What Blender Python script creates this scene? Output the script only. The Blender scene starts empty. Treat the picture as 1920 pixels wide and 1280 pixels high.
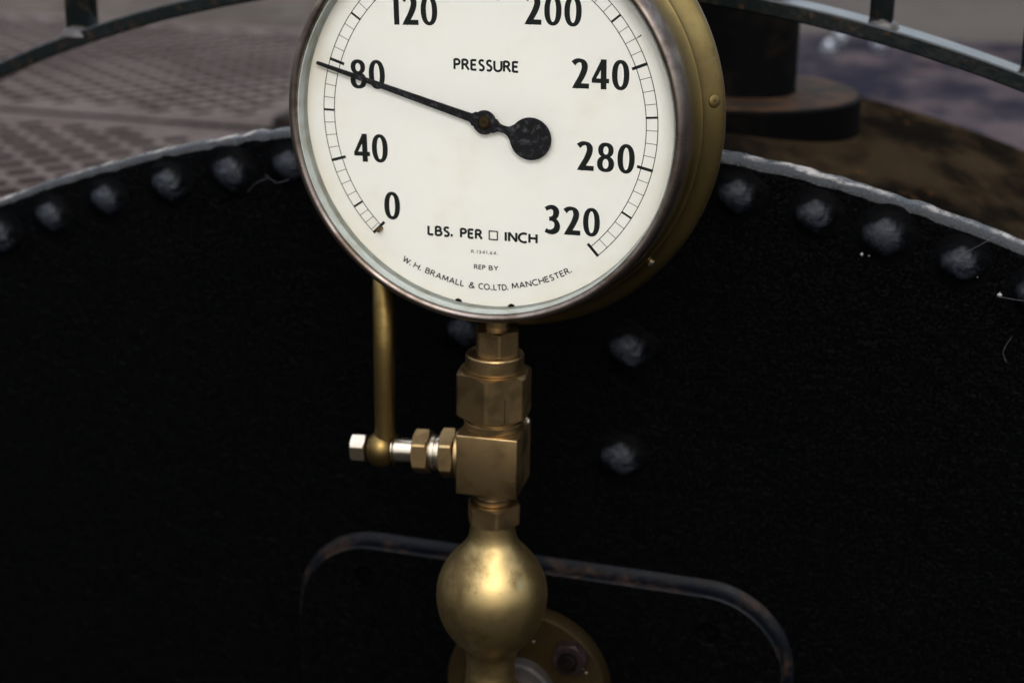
import bpy, bmesh, math, random
from mathutils import Vector, Matrix
R = math.radians
random.seed(7)
S = bpy.context.scene
C = S.collection

# ------------------------------------------------------------------ camera, sky, sun, exposure
def look_axes(yaw, pitch, roll):
    f = Vector((-math.sin(yaw)*math.cos(pitch), math.cos(yaw)*math.cos(pitch), -math.sin(pitch)))
    r = Vector((math.cos(yaw), math.sin(yaw), 0)); u = r.cross(f)
    return r*math.cos(roll)+u*math.sin(roll), -r*math.sin(roll)+u*math.cos(roll), f
cam = bpy.data.cameras.new('camera'); cam_o = bpy.data.objects.new('camera', cam); C.objects.link(cam_o)
r_, u_, f_ = look_axes(0.28274, 0.32594, 0.01566)
m = Matrix((r_, u_, -f_)).transposed().to_4x4(); m.translation = Vector((0.2569, -0.83072, 0.17443))
cam_o.matrix_world = m
cam.sensor_width = 36; cam.lens = 60; cam.clip_start = .02; cam.clip_end = 500
cam.dof.use_dof = True; cam.dof.focus_distance = 0.858; cam.dof.aperture_fstop = 6.3; cam.dof.aperture_blades = 7
S.camera = cam_o

SUN_EL = 46; CLOUD = 9.0
W = bpy.data.worlds.new('World'); S.world = W; W.use_nodes = True
nt = W.node_tree; nt.nodes.clear()
out = nt.nodes.new('ShaderNodeOutputWorld'); bg = nt.nodes.new('ShaderNodeBackground'); sky = nt.nodes.new('ShaderNodeTexSky')
sky.sky_type = 'NISHITA'; sky.sun_disc = False; sky.sun_elevation = R(SUN_EL)
sky.air_density = 1.0; sky.dust_density = 3.0; sky.ozone_density = 1.0
hs = nt.nodes.new('ShaderNodeHueSaturation'); hs.inputs['Saturation'].default_value = .52
nt.links.new(sky.outputs[0], hs.inputs['Color']); 
# thin bright overcast: cloud light added to the clear sky, stronger overhead as under a real overcast
tc = nt.nodes.new('ShaderNodeTexCoord'); sz = nt.nodes.new('ShaderNodeSeparateXYZ'); nt.links.new(tc.outputs['Generated'], sz.inputs[0])
mr = nt.nodes.new('ShaderNodeMapRange'); mr.interpolation_type = 'SMOOTHSTEP'; mr.inputs[1].default_value = .12; mr.inputs[2].default_value = .85; mr.inputs[3].default_value = .4; mr.inputs[4].default_value = CLOUD
cn = nt.nodes.new('ShaderNodeTexNoise'); cn.inputs['Scale'].default_value = 2.2; cn.inputs['Detail'].default_value = 5; nt.links.new(tc.outputs['Generated'], cn.inputs['Vector'])
cm = nt.nodes.new('ShaderNodeMapRange'); cm.inputs[1].default_value = .35; cm.inputs[2].default_value = .65; cm.inputs[3].default_value = .55; cm.inputs[4].default_value = 1.25; nt.links.new(cn.outputs['Fac'], cm.inputs[0])
mm = nt.nodes.new('ShaderNodeMath'); mm.operation = 'MULTIPLY'; nt.links.new(mr.outputs[0], mm.inputs[0]); nt.links.new(cm.outputs[0], mm.inputs[1]); nt.links.new(sz.outputs['Z'], mr.inputs[0])
cv = nt.nodes.new('ShaderNodeVectorMath'); cv.operation = 'SCALE'; cv.inputs[0].default_value = (.92, .98, 1.08); nt.links.new(mm.outputs[0], cv.inputs['Scale'])
av = nt.nodes.new('ShaderNodeVectorMath'); av.operation = 'ADD'; nt.links.new(hs.outputs[0], av.inputs[0]); nt.links.new(cv.outputs[0], av.inputs[1])
nt.links.new(av.outputs[0], bg.inputs[0]); nt.links.new(bg.outputs[0], out.inputs[0]); bg.inputs[1].default_value = 0.11
sun = bpy.data.lights.new('sun', 'SUN'); sun.energy = 0.9; sun.angle = R(45); sun.color = (1, .95, .87)
sun_o = bpy.data.objects.new('sun', sun); C.objects.link(sun_o)
az = R(160)
sd = Vector((math.sin(az)*math.cos(R(SUN_EL)), math.cos(az)*math.cos(R(SUN_EL)), math.sin(R(SUN_EL))))
sun_o.rotation_euler = sd.to_track_quat('Z', 'Y').to_euler()
sky.sun_rotation = az
S.view_settings.view_transform = 'Standard'; S.view_settings.look = 'None'
S.view_settings.exposure = .82; S.view_settings.gamma = 1.0; S.view_settings.use_curve_mapping = False
S.cycles.max_bounces = 8; S.cycles.use_denoising = True

# ------------------------------------------------------------------ materials
class NB:
    def __init__(s, name):
        s.m = bpy.data.materials.new(name); s.m.use_nodes = True; s.t = s.m.node_tree; s.N = s.t.nodes; s.L = s.t.links
        s.p = s.N['Principled BSDF']; s.co = s.N.new('ShaderNodeTexCoord').outputs['Object']
    def noise(s, scale, detail=4, rough=.55, stretch=None, off=0):
        n = s.N.new('ShaderNodeTexNoise'); n.inputs['Scale'].default_value = scale
        n.inputs['Detail'].default_value = detail; n.inputs['Roughness'].default_value = rough
        mp = s.N.new('ShaderNodeMapping'); mp.inputs['Scale'].default_value = stretch or (1, 1, 1); mp.inputs['Location'].default_value = (off, off*.7, -off)
        s.L.new(s.co, mp.inputs[0]); s.L.new(mp.outputs[0], n.inputs['Vector']); return n.outputs['Fac']
    def ramp(s, fac, a, b, lo=0., hi=1.):
        r = s.N.new('ShaderNodeMapRange'); r.inputs[1].default_value = a; r.inputs[2].default_value = b
        r.inputs[3].default_value = lo; r.inputs[4].default_value = hi; r.interpolation_type = 'SMOOTHSTEP'
        s.L.new(fac, r.inputs[0]); return r.outputs[0]
    def mix(s, fac, a, b):
        x = s.N.new('ShaderNodeMix'); x.data_type = 'RGBA'
        for v, k in ((fac, 0), (a, 6), (b, 7)):
            if hasattr(v, 'is_linked'): s.L.new(v, x.inputs[k])
            else: x.inputs[k].default_value = v if k == 0 else (*v, 1)
        return x.outputs[2]
    def bump(s, h, strength, dist, normal=None):
        b = s.N.new('ShaderNodeBump'); b.inputs['Strength'].default_value = strength; b.inputs['Distance'].default_value = dist
        s.L.new(h, b.inputs['Height'])
        if normal is not None: s.L.new(normal, b.inputs['Normal'])
        return b.outputs[0]
    def set(s, **k):
        nm = dict(base='Base Color', metal='Metallic', rough='Roughness', spec='Specular IOR Level', normal='Normal', coat='Coat Weight', coat_rough='Coat Roughness')
        for a, v in k.items():
            i = s.p.inputs[nm[a]]
            if hasattr(v, 'is_linked'): s.L.new(v, i)
            else: i.default_value = (*v, 1) if isinstance(v, tuple) else v
        return s.m

def brass(name, col, dark, r0=.28, r1=.5, tarn=(.42, .68), scale=60, green=.0, bump=.12, pits=.5, spk=.32):
    b = NB(name)
    n1 = b.noise(scale, 6, .6); n2 = b.noise(scale*3.2, 6, .68, off=3); n3 = b.noise(scale*26, 3, .6, off=9)
    c = b.mix(b.ramp(n1, *tarn), col, dark)
    c = b.mix(b.ramp(n2, .60, .72, 0, spk), c, tuple(x*.45 for x in dark))
    if green: c = b.mix(b.ramp(b.noise(scale*3, 4, .6, off=21), .64, .72, 0, green), c, (.10, .20, .16))
    c = b.mix(b.ramp(n3, .70, .76, 0, pits), c, tuple(x*.25 for x in dark))
    rg = b.ramp(n1, .3, .7, r0, r1)
    nm = b.bump(n3, bump, .0004, b.bump(n1, .025, .002))
    return b.set(base=c, metal=1.0, rough=rg, normal=nm)

M = {}
M['brass'] = brass('aged_brass', (.29, .197, .093), (.175, .115, .052), .27, .46, green=.25)
M['brass_bulb'] = brass('rubbed_brass', (.285, .208, .090), (.115, .078, .032), .36, .54, (.40, .62), 38, .35, .2, .7, .5)
M['brass_lever'] = brass('lever_brass', (.175, .118, .040), (.095, .062, .021), .32, .48, (.35, .65), 50, .2)
M['brass_case'] = brass('case_brass', (.215, .155, .058), (.135, .095, .036), .32, .46, (.36, .66), 24, .12)
M['bronze'] = brass('bezel_bronze', (.225, .185, .160), (.085, .062, .046), .27, .44, (.40, .66), 45, 0, .2)
M['bright'] = brass('bright_worn_metal', (.52, .46, .37), (.36, .29, .19), .20, .32, (.45, .75), 60, 0, .05, .1)
M['steel'] = brass('scuffed_steel', (.30, .31, .34), (.20, .20, .21), .28, .42, (.45, .7), 80)
M['brass_flange'] = brass('dull_flange_brass', (.075, .048, .019), (.038, .026, .013), .42, .60, (.35, .62), 45, .1, .25)

b = NB('enamel_dial')
st = b.ramp(b.noise(30, 6, .65), .48, .78, 0, .45); sp = b.ramp(b.noise(420, 3, .6, off=5), .70, .78, 0, .45); fib = b.ramp(b.noise(160, 5, .7, (1, 1, 3), 8), .66, .80, 0, .30)
sep = b.N.new('ShaderNodeSeparateXYZ'); b.L.new(b.co, sep.inputs[0])
fl_ = b.N.new('ShaderNodeVectorMath'); fl_.operation = 'MULTIPLY'; fl_.inputs[1].default_value = (1, 0, 1); b.L.new(b.co, fl_.inputs[0])
le = b.N.new('ShaderNodeVectorMath'); le.operation = 'LENGTH'; b.L.new(fl_.outputs[0], le.inputs[0])
ad = b.N.new('ShaderNodeMath'); ad.operation = 'MULTIPLY_ADD'; ad.inputs[1].default_value = .03; b.L.new(b.noise(45, 5, .6, off=13), ad.inputs[0]); b.L.new(le.outputs['Value'], ad.inputs[2])
c = b.mix(st, (.86, .85, .785), (.78, .735, .60)); c = b.mix(b.ramp(ad.outputs[0], .101, .119, 0, .6), c, (.78, .735, .60))
c = b.mix(b.ramp(b.noise(700, 2, .5, off=31), .74, .80, 0, .5), c, (.45, .38, .25)); c = b.mix(fib, c, (.58, .50, .34)); c = b.mix(sp, c, (.55, .48, .34))
M['dial'] = b.set(base=c, rough=.38, spec=.3)
b = NB('dial_ink'); M['ink'] = b.set(base=(.006, .009, .007), rough=.5, spec=.2)
b = NB('dial_reflection_lining'); n = b.noise(90, 5)
M['lining'] = b.set(base=b.mix(b.ramp(n, .4, .7), (.27, .29, .265), (.21, .215, .18)), rough=.6, spec=.2, normal=b.bump(b.noise(1500, 2), .1, .0003))  # dial reflection on this wall put into the ring's colour
b = NB('pointer_paint'); n = b.ramp(b.noise(300, 6, .75), .50, .66)
M['pointer'] = b.set(base=b.mix(n, (.004, .004, .005), (.055, .058, .066)), rough=.42, spec=.3)

b = NB('black_boiler_paint'); n1 = b.noise(9, 6, .6); n2 = b.noise(95, 6, .68, (1, 1, 1.6)); n3 = b.noise(520, 4, .7, off=4)
c = b.mix(b.ramp(n1, .55, .75), (.0007, .0008, .0010), (.0016, .0012, .0009)); c = b.mix(b.ramp(n3, .70, .80, 0, .5), c, (.020, .019, .018)); c = b.mix(b.ramp(b.noise(3.2, 5, .6, off=7), .56, .72, 0, .5), c, (.0032, .0026, .0018))
M['black'] = b.set(base=c, rough=b.ramp(n2, .35, .7, .26, .44), spec=.024, normal=b.bump(b.ramp(n3, .48, .70), 1.0, .0030, b.bump(n2, .7, .006)))
b = NB('black_rivet_paint'); n2 = b.noise(130, 6, .68); n3 = b.noise(600, 4, .7)
M['rivet'] = b.set(base=b.mix(b.ramp(n3, .5, .75), (.0010, .0012, .0016), (.004, .004, .005)), rough=b.ramp(n2, .35, .7, .18, .32), spec=.20, normal=b.bump(n3, .45, .0015, b.bump(n2, .8, .005)))
b = NB('worn_lit_rivet_crown'); n1 = b.noise(75, 5, .7); n2 = b.noise(170, 6, .75, off=2); n3 = b.noise(900, 4, .75)
vm = b.N.new('ShaderNodeVectorMath'); vm.operation = 'MULTIPLY'; vm.inputs[1].default_value = (1, 0, 1.12); b.L.new(b.co, vm.inputs[0])
le = b.N.new('ShaderNodeVectorMath'); le.operation = 'LENGTH'; b.L.new(vm.outputs[0], le.inputs[0])
ad = b.N.new('ShaderNodeMath'); ad.operation = 'MULTIPLY_ADD'; ad.inputs[1].default_value = .020; b.L.new(n1, ad.inputs[0]); b.L.new(le.outputs['Value'], ad.inputs[2])
lit_wear = b.ramp(ad.outputs[0], .0150, .0225, 1, 0)  # worn crown, with its lit patch put into the colour
sp2 = b.mix(b.ramp(n2, .40, .66), (.0090, .0112, .0165), (.0024, .0030, .0042)); sp2 = b.mix(b.ramp(n3, .56, .70, 0, .6), sp2, (.040, .043, .050))
M['crown'] = b.set(base=b.mix(lit_wear, (.0007, .0008, .0010), sp2), rough=b.ramp(n2, .3, .7, .20, .36), spec=b.ramp(lit_wear, 0, 1, .022, .26), normal=b.bump(n3, .45, .0012, b.bump(n2, .4, .003)))
b = NB('worn_skylit_rim_paint'); n1 = b.noise(34, 6, .65); n2 = b.noise(140, 6, .7); n3 = b.noise(700, 4, .7)
sv_ = b.N.new('ShaderNodeVectorMath'); sv_.operation = 'SUBTRACT'; sv_.inputs[1].default_value = (-.0085, 0, -.924); b.L.new(b.co, sv_.inputs[0])
fl_ = b.N.new('ShaderNodeVectorMath'); fl_.operation = 'MULTIPLY'; fl_.inputs[1].default_value = (1, 0, 1); b.L.new(sv_.outputs[0], fl_.inputs[0])
le = b.N.new('ShaderNodeVectorMath'); le.operation = 'LENGTH'; b.L.new(fl_.outputs[0], le.inputs[0])
ad = b.N.new('ShaderNodeMath'); ad.operation = 'MULTIPLY_ADD'; ad.inputs[1].default_value = .0030; b.L.new(n2, ad.inputs[0]); b.L.new(le.outputs['Value'], ad.inputs[2])
dust = b.ramp(ad.outputs[0], .8994, .9008)  # dust here is the sky-lit rim top painted into the colour
top = b.mix(b.ramp(n1, .46, .58), (.010, .0105, .012), (.27, .245, .22)); top = b.mix(b.ramp(n2, .60, .70, 0, .7), top, (.06, .04, .028)); top = b.mix(b.ramp(n3, .58, .68, 0, .5), top, (.02, .02, .023))
und = b.mix(b.ramp(n2, .55, .70), (.0016, .0019, .0026), (.009, .009, .011)); und = b.mix(b.ramp(n1, .62, .70, 0, .6), und, (.022, .011, .006))
M['rim'] = b.set(base=b.mix(dust, und, top), rough=b.ramp(n2, .35, .7, .18, .42), spec=.38, normal=b.bump(n3, .45, .0014, b.bump(n2, .8, .004)))
b = NB('rusty_skylit_pad_edge'); n1 = b.noise(44, 6, .72); n3 = b.noise(500, 4, .7)
M['pad'] = b.set(base=b.mix(b.ramp(n1, .50, .66, 0, .8), (.0014, .0020, .0032), (.020, .0115, .0075)), rough=b.ramp(n1, .3, .7, .3, .6), spec=.075, normal=b.bump(n3, .3, .001))  # sky light on the pad edges put into the colour, plus rust
b = NB('rusty_barrel'); n1 = b.noise(11, 6, .62, (1, .6, 1)); n2 = b.noise(38, 6, .7, (1, .5, 1), 4); n3 = b.noise(240, 4, .7)
c = b.mix(b.ramp(n1, .42, .62), (.004, .0032, .0025), (.020, .0135, .0075)); c = b.mix(b.ramp(n2, .58, .74, 0, .8), c, (.060, .027, .010))
M['barrel'] = b.set(base=c, rough=b.ramp(n2, .35, .65, .6, .85), spec=.0, normal=b.bump(n3, .3, .002, b.bump(n2, .4, .006)))
b = NB('sooty_pipe'); n1 = b.noise(30, 6, .65)
M['soot'] = b.set(base=b.mix(b.ramp(n1, .5, .7), (.0012, .0012, .0012), (.005, .0035, .0025)), rough=.6, spec=.02)
b = NB('rusty_flange_top'); n1 = b.noise(45, 6, .65)
M['rust'] = b.set(base=b.mix(b.ramp(n1, .42, .66), (.012, .008, .005), (.034, .017, .008)), rough=.7, spec=.05)
b = NB('dark_green_rail_paint'); n1 = b.noise(40, 6, .65); n2 = b.noise(130, 5, .7)
c = b.mix(b.ramp(n2, .54, .68, 0, .85), (.0030, .0048, .0048), (.026, .014, .007))
M['rail'] = b.set(base=c, rough=b.ramp(n1, .35, .65, .14, .24), spec=.45, normal=b.bump(n2, .25, .0015))
b = NB('weld_bead'); n1 = b.noise(200, 5, .7)
M['weld'] = b.set(base=b.mix(b.ramp(n1, .45, .65), (.014, .0115, .010), (.045, .034, .028)), rough=.45, spec=.5, normal=b.bump(n1, .5, .002))
b = NB('cast_iron_deck'); n1 = b.noise(7, 5, .6); n2 = b.noise(60, 5, .65)
c = b.mix(b.ramp(n1, .4, .65), (.062, .045, .040), (.036, .024, .020)); c = b.mix(b.ramp(n2, .56, .72, 0, .6), c, (.050, .029, .021))
M['deck'] = b.set(base=c, rough=b.ramp(n2, .35, .65, .6, .8), spec=.08, normal=b.bump(n2, .2, .003))
b = NB('rusty_shaded_under_deck'); n1 = b.noise(40, 5, .6)
M['under'] = b.set(base=b.mix(b.ramp(n1, .4, .65), (.006, .004, .003), (.015, .009, .006)), rough=.8, spec=.1)
b = NB('grey_yard'); n1 = b.noise(.8, 6, .6); n2 = b.noise(20, 5, .65)
M['ground'] = b.set(base=b.mix(b.ramp(n2, .4, .65), b.mix(b.ramp(n1, .4, .62), (.054, .045, .038), (.035, .028, .023)), (.030, .024, .020)), rough=.9, spec=.1)
b = NB('added_dark_floor'); n1 = b.noise(3, 6, .6)
M['floor'] = b.set(base=b.mix(b.ramp(n1, .4, .62), (.016, .0145, .013), (.028, .025, .022)), rough=.9, spec=.02)
b = NB('dark_red_oxide'); n1 = b.noise(120, 5, .65)
M['oxide'] = b.set(base=b.mix(b.ramp(n1, .42, .66), (.005, .0025, .0025), (.014, .006, .006)), rough=.55, spec=.15)
b = NB('grimy_metal'); n1 = b.noise(90, 5, .65)
M['grime'] = b.set(base=b.mix(b.ramp(n1, .42, .66), (.018, .0155, .014), (.034, .029, .026)), rough=.6, spec=.2)
b = NB('painted_running_plate'); n1 = b.noise(9, 6, .65, (1, .8, 1)); n2 = b.noise(17, 6, .7, (1, .8, 1)); n3 = b.noise(30, 4, .7, (1, .8, 1), 5)
c = b.mix(b.ramp(n1, .40, .62), (.014, .0135, .019), (.052, .041, .043)); c = b.mix(b.ramp(n2, .56, .70, 0, .7), c, (.070, .046, .038)); c = b.mix(b.ramp(n3, .54, .66, 0, .8), c, (.012, .012, .018))
M['running'] = b.set(base=c, rough=b.ramp(n2, .35, .65, .4, .6), spec=.0, normal=b.bump(n3, .3, .004))
b = NB('pale_dust'); M['dust'] = b.set(base=(.24, .225, .21), rough=.9, spec=.1)
b = NB('cobweb_silk'); M['silk'] = b.set(base=(.06, .06, .066), rough=.6, spec=.3)
b = NB('dusty_glass')
b.N.remove(b.p)
mx = b.N.new('ShaderNodeMixShader'); tr = b.N.new('ShaderNodeBsdfTransparent'); gl = b.N.new('ShaderNodeBsdfGlossy'); gl.inputs['Roughness'].default_value = .03
fr = b.N.new('ShaderNodeFresnel'); fr.inputs[0].default_value = 1.35
b.L.new(fr.outputs[0], mx.inputs[0]); b.L.new(tr.outputs[0], mx.inputs[1]); b.L.new(gl.outputs[0], mx.inputs[2])
b.L.new(mx.outputs[0], b.N['Material Output'].inputs[0]); M['glass'] = b.m

# ------------------------------------------------------------------ mesh helpers
def link(name, me, mat, parent=None, smooth=30):
    o = bpy.data.objects.new(name, me); C.objects.link(o)
    if mat: me.materials.append(M[mat])
    if smooth is not None and me.polygons:
        me.polygons.foreach_set('use_smooth', [True]*len(me.polygons)); me.set_sharp_from_angle(angle=R(smooth))
    if parent: o.parent = parent
    return o
def mesh(name, vs, fs, mat, parent=None, smooth=30):
    me = bpy.data.meshes.new(name); me.from_pydata([tuple(v) for v in vs], [], fs); me.validate()
    bm = bmesh.new(); bm.from_mesh(me); bmesh.ops.remove_doubles(bm, verts=bm.verts, dist=1e-7); bmesh.ops.recalc_face_normals(bm, faces=bm.faces); bm.to_mesh(me); bm.free()
    return link(name, me, mat, parent, smooth)
def thing(name, label, cat, loc=(0, 0, 0), group=None):
    o = bpy.data.objects.new(name, None); C.objects.link(o); o.location = loc; o.empty_display_size = .02
    o['label'] = label; o['category'] = cat
    if group: o['group'] = group
    return o
def tag(o, label, cat, group=None, kind=None):
    o['label'] = label; o['category'] = cat
    if group: o['group'] = group
    if kind: o['kind'] = kind
    return o
def axis_frame(axis):
    a = Vector(axis).normalized(); t = Vector((0, -1, 0)) if abs(a.y) < .9 else Vector((0, 0, 1))
    u = (t - a*t.dot(a)).normalized(); return u, a.cross(u), a      # u = direction of angle 0
def revolve(prof, axis=(0, 0, 1), org=(0, 0, 0), n=64, jit=None):
    """prof = [(radius, height along the axis)]"""
    u, v, a = axis_frame(axis); org = Vector(org); vs, fs = [], []
    for i, (r, h) in enumerate(prof):
        for k in range(n):
            t = 2*math.pi*k/n; rr = r + (jit(i, k) if jit else 0)
            vs.append(org + (u*math.cos(t)+v*math.sin(t))*rr + a*h)
    for i in range(len(prof)-1):
        for k in range(n):
            fs.append((i*n+k, i*n+(k+1) % n, (i+1)*n+(k+1) % n, (i+1)*n+k))
    if prof[0][0] > 1e-6: fs.append(tuple(range(n))[::-1])
    if prof[-1][0] > 1e-6: fs.append(tuple((len(prof)-1)*n+k for k in range(n)))
    return vs, fs
def hexnut(rc, h, axis=(0, 0, 1), org=(0, 0, 0), rot=0., cham=(1, 1), hole=0, rcut=.974, k=.58):
    ap = rc*math.cos(math.pi/6); u, v, a = axis_frame(axis); org = Vector(org); ths = []
    for s in range(6):
        for q in (-30, -28.6, -27, -25, -20, -12, -4, 4, 12, 20, 25, 27, 28.6): ths.append(s*60+q)
    n = len(ths); rr = [min(ap/math.cos(R(((t+30) % 60)-30)), rc*rcut) for t in ths]; rf = ap*.985
    def ring(fn): return [fn(i) for i in range(n)]
    rows = []
    if cham[0]: rows += [[(rf, 0)]*n, [(rr[i], (rr[i]-rf)*k) for i in range(n)]]
    else: rows += [[(rr[i], 0) for i in range(n)]]
    if cham[1]: rows += [[(rr[i], h-(rr[i]-rf)*k) for i in range(n)], [(rf, h)]*n]
    else: rows += [[(rr[i], h) for i in range(n)]]
    vs, fs = [], []
    for row in rows:
        for i, (r, z) in enumerate(row):
            t = R(ths[i]+rot); vs.append(org+(u*math.cos(t)+v*math.sin(t))*r+a*z)
    for j in range(len(rows)-1):
        for i in range(n): fs.append((j*n+i, j*n+(i+1) % n, (j+1)*n+(i+1) % n, (j+1)*n+i))
    fs.append(tuple(range(n))[::-1]); fs.append(tuple((len(rows)-1)*n+i for i in range(n)))
    return vs, fs
def lathe(name, prof, mat, parent=None, axis=(0, 0, 1), org=(0, 0, 0), n=64, smooth=30, jit=None):
    return mesh(name, *revolve(prof, axis, org, n, jit), mat, parent, smooth)
def nut(name, rc, h, mat, parent=None, **k): return mesh(name, *hexnut(rc, h, **k), mat, parent, 20)
def bevel_box(name, mat, parent, sx, sy, sz, loc, rz=0, bev=.0006, seg=2):
    bm = bmesh.new(); bmesh.ops.create_cube(bm, size=1); bmesh.ops.scale(bm, vec=(sx, sy, sz), verts=bm.verts)
    bmesh.ops.bevel(bm, geom=bm.edges[:], offset=bev, segments=seg, affect='EDGES', profile=.5)
    bmesh.ops.transform(bm, matrix=Matrix.Translation(loc) @ Matrix.Rotation(rz, 4, 'Z'), verts=bm.verts)
    me = bpy.data.meshes.new(name); bm.to_mesh(me); bm.free(); return link(name, me, mat, parent, 40)
def tube(name, pts, rad, mat, parent=None, n=16):
    pts = [Vector(q) for q in pts]; rad = rad if isinstance(rad, (list, tuple)) else [rad]*len(pts); vs, fs = [], []
    for i, q in enumerate(pts):
        d = (pts[min(i+1, len(pts)-1)]-pts[max(i-1, 0)]).normalized(); u, v, a = axis_frame(d)
        for k in range(n): t = 2*math.pi*k/n; vs.append(q+(u*math.cos(t)+v*math.sin(t))*rad[i])
    for i in range(len(pts)-1):
        for k in range(n): fs.append((i*n+k, i*n+(k+1) % n, (i+1)*n+(k+1) % n, (i+1)*n+k))
    fs += [tuple(range(n))[::-1], tuple((len(pts)-1)*n+k for k in range(n))]
    return mesh(name, vs, fs, mat, parent, 50)

# ------------------------------------------------------------------ ground
o = mesh('ground', [(-150, -150, -1.9), (150, -150, -1.9), (150, 150, -1.9), (-150, 150, -1.9)], [(0, 1, 2, 3)], 'ground', None, None); o['kind'] = 'structure'
o['label'] = 'grey brown yard surface far behind the boiler'

o = bevel_box('floor', 'floor', None, 30, 14.0, .1, (0, -6.6, -1.85), 0, .01); o['kind'] = 'structure'; o['label'] = 'unseen dark floor added in front of the boiler to darken reflections'  # unseen slab, added dark so the brass and rivets reflect dark
# ------------------------------------------------------------------ boiler
BX, BZ, BR, D = -.0085, -.924, .899, .110
boiler = thing('boiler', 'black riveted boiler with round end plate and rusty barrel behind the gauge', 'boiler', (BX, D, BZ))
def loc_parent(o, par):
    o.parent = par; o.matrix_parent_inverse = Matrix.Translation(-par.location); return o
rng = random.Random(3)
N = 900
jt = [0]*N
for a_ in range(1, 40):
    ph, am = rng.random()*6.28, rng.gauss(0, 1)*.00014/math.sqrt(a_/6+1); fr_ = rng.randint(20, 400)
    for k in range(N): jt[k] += am*math.sin(fr_*2*math.pi*k/N+ph)
prof = [(0, 0), (.80, 0), (.8920, 0), (.8945, .0004), (.8964, .0014), (.8978, .0031), (.8986, .0055), (.8990, .0090), (.8988, .0150), (.8975, .0168), (.86, .0168)]
plate = mesh('end_plate', *revolve(prof[:4], (0, 1, 0), (BX, D, BZ), N, lambda i, k: jt[k] if i == 3 else 0), 'black', None, 40)
loc_parent(plate, boiler)
rim = mesh('plate_rim', *revolve(prof[3:], (0, 1, 0), (BX, D, BZ), N, lambda i, k: jt[k]*(1 if i < 7 else 0)), 'rim', None, 40)
loc_parent(rim, boiler)
barrel = lathe('barrel', [(.850, .0170), (.858, .022), (.858, .47), (.852, .482), (.4, .53), (0, .55)], 'barrel', None, (0, 1, 0), (BX, D, BZ), 256); loc_parent(barrel, boiler)
# rivets
def dome(seed):
    rr = random.Random(seed); pr = []
    for i in range(15):
        q = 1-i/14; pr.append((.0175*q, .0058*max(0, math.exp(-(q*1.65)**2.6)-.016)))
    pr = [(.0177, -.002)] + pr
    wob = [(rr.gauss(0, .00045), rr.random()*6.28, q) for q in (2, 3, 4, 5)]
    return revolve(pr, (0, -1, 0), (0, 0, 0), 28, lambda i, k: sum(a_*math.sin(q*k/28*6.283+p+i) for a_, p, q in wob)*(1 if i < 13 else 0))
angs = [-29.6, -26.8, -24.0, -21.2, -18.39, -15.34, -12.47, -9.85, -7.0, -4.1, -1.2, 2.0, 5.1, 8.13, 11.05, 13.66, 16.53, 19.4, 22.2]
spots = [(BX+.878*math.sin(R(a_)), BZ+.878*math.cos(R(a_))) for a_ in angs] + [(.0563, -.1537), (.0539, -.2235), (-.0463, -.1531)]
for i, (x, z) in enumerate(spots):
    o = mesh('rivet', *dome(i), 'crown', None, 60)
    o.location = (x, D, z); s = random.Random(i).uniform(.92, 1.08); o.scale = (s, 1, s*.97); loc_parent(o, boiler)
# raised reinforcing pad: a rounded plate with two countersunk holes
def curve_plate(name, loops, depth, bev, mat, ymid):
    cu = bpy.data.curves.new(name, 'CURVE'); cu.dimensions = '2D'; cu.fill_mode = 'BOTH'; cu.extrude = depth/2-bev; cu.bevel_depth = bev; cu.bevel_resolution = 3
    for lp in loops:
        sp_ = cu.splines.new('POLY'); sp_.points.add(len(lp)-1); sp_.use_cyclic_u = True
        for q, (x, z) in zip(sp_.points, lp): q.co = (x, z, 0, 1)
    t = bpy.data.objects.new(name, cu); C.objects.link(t)
    bpy.context.view_layer.update()
    me = bpy.data.meshes.new_from_object(t.evaluated_get(bpy.context.evaluated_depsgraph_get()))
    bpy.data.objects.remove(t); bpy.data.curves.remove(cu); me.name = name
    me.transform(Matrix.Translation((0, ymid, 0)) @ Matrix.Rotation(R(90), 4, 'X'))
    me.materials.clear(); return link(name, me, mat, None, 40)
def rrect(x0, x1, z0, z1, r, n=14, sag=0):
    pts = []
    for cx, cz, a0 in ((x1-r, z1-r, 0), (x0+r, z1-r, 90), (x0+r, z0+r, 180), (x1-r, z0+r, 270)):
        for k in range(n+1): t = R(a0+90*k/n); pts.append((cx+r*math.cos(t), cz+r*math.sin(t)))
    return pts
def circ(x, z, r, n=32): return [(x+r*math.cos(-2*math.pi*k/n), z+r*math.sin(-2*math.pi*k/n)) for k in range(n)]
bev = .0022
pad = curve_plate('reinforcing_plate', [rrect(-.1555+bev, .1625-bev, -.62, -.3010-bev, .050), circ(-.1100, -.3228, .0082), circ(.1145, -.3268, .0082)], .0128, bev, 'pad', D-.0064)
loc_parent(pad, boiler)
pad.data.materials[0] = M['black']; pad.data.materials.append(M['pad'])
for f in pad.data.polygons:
    if abs(f.normal.y) < .93 and min(math.hypot(f.center.x-q[0], f.center.z-q[1]) for q in ((-.11, -.3228), (.1145, -.3268))) > .012: f.material_index = 1
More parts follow.
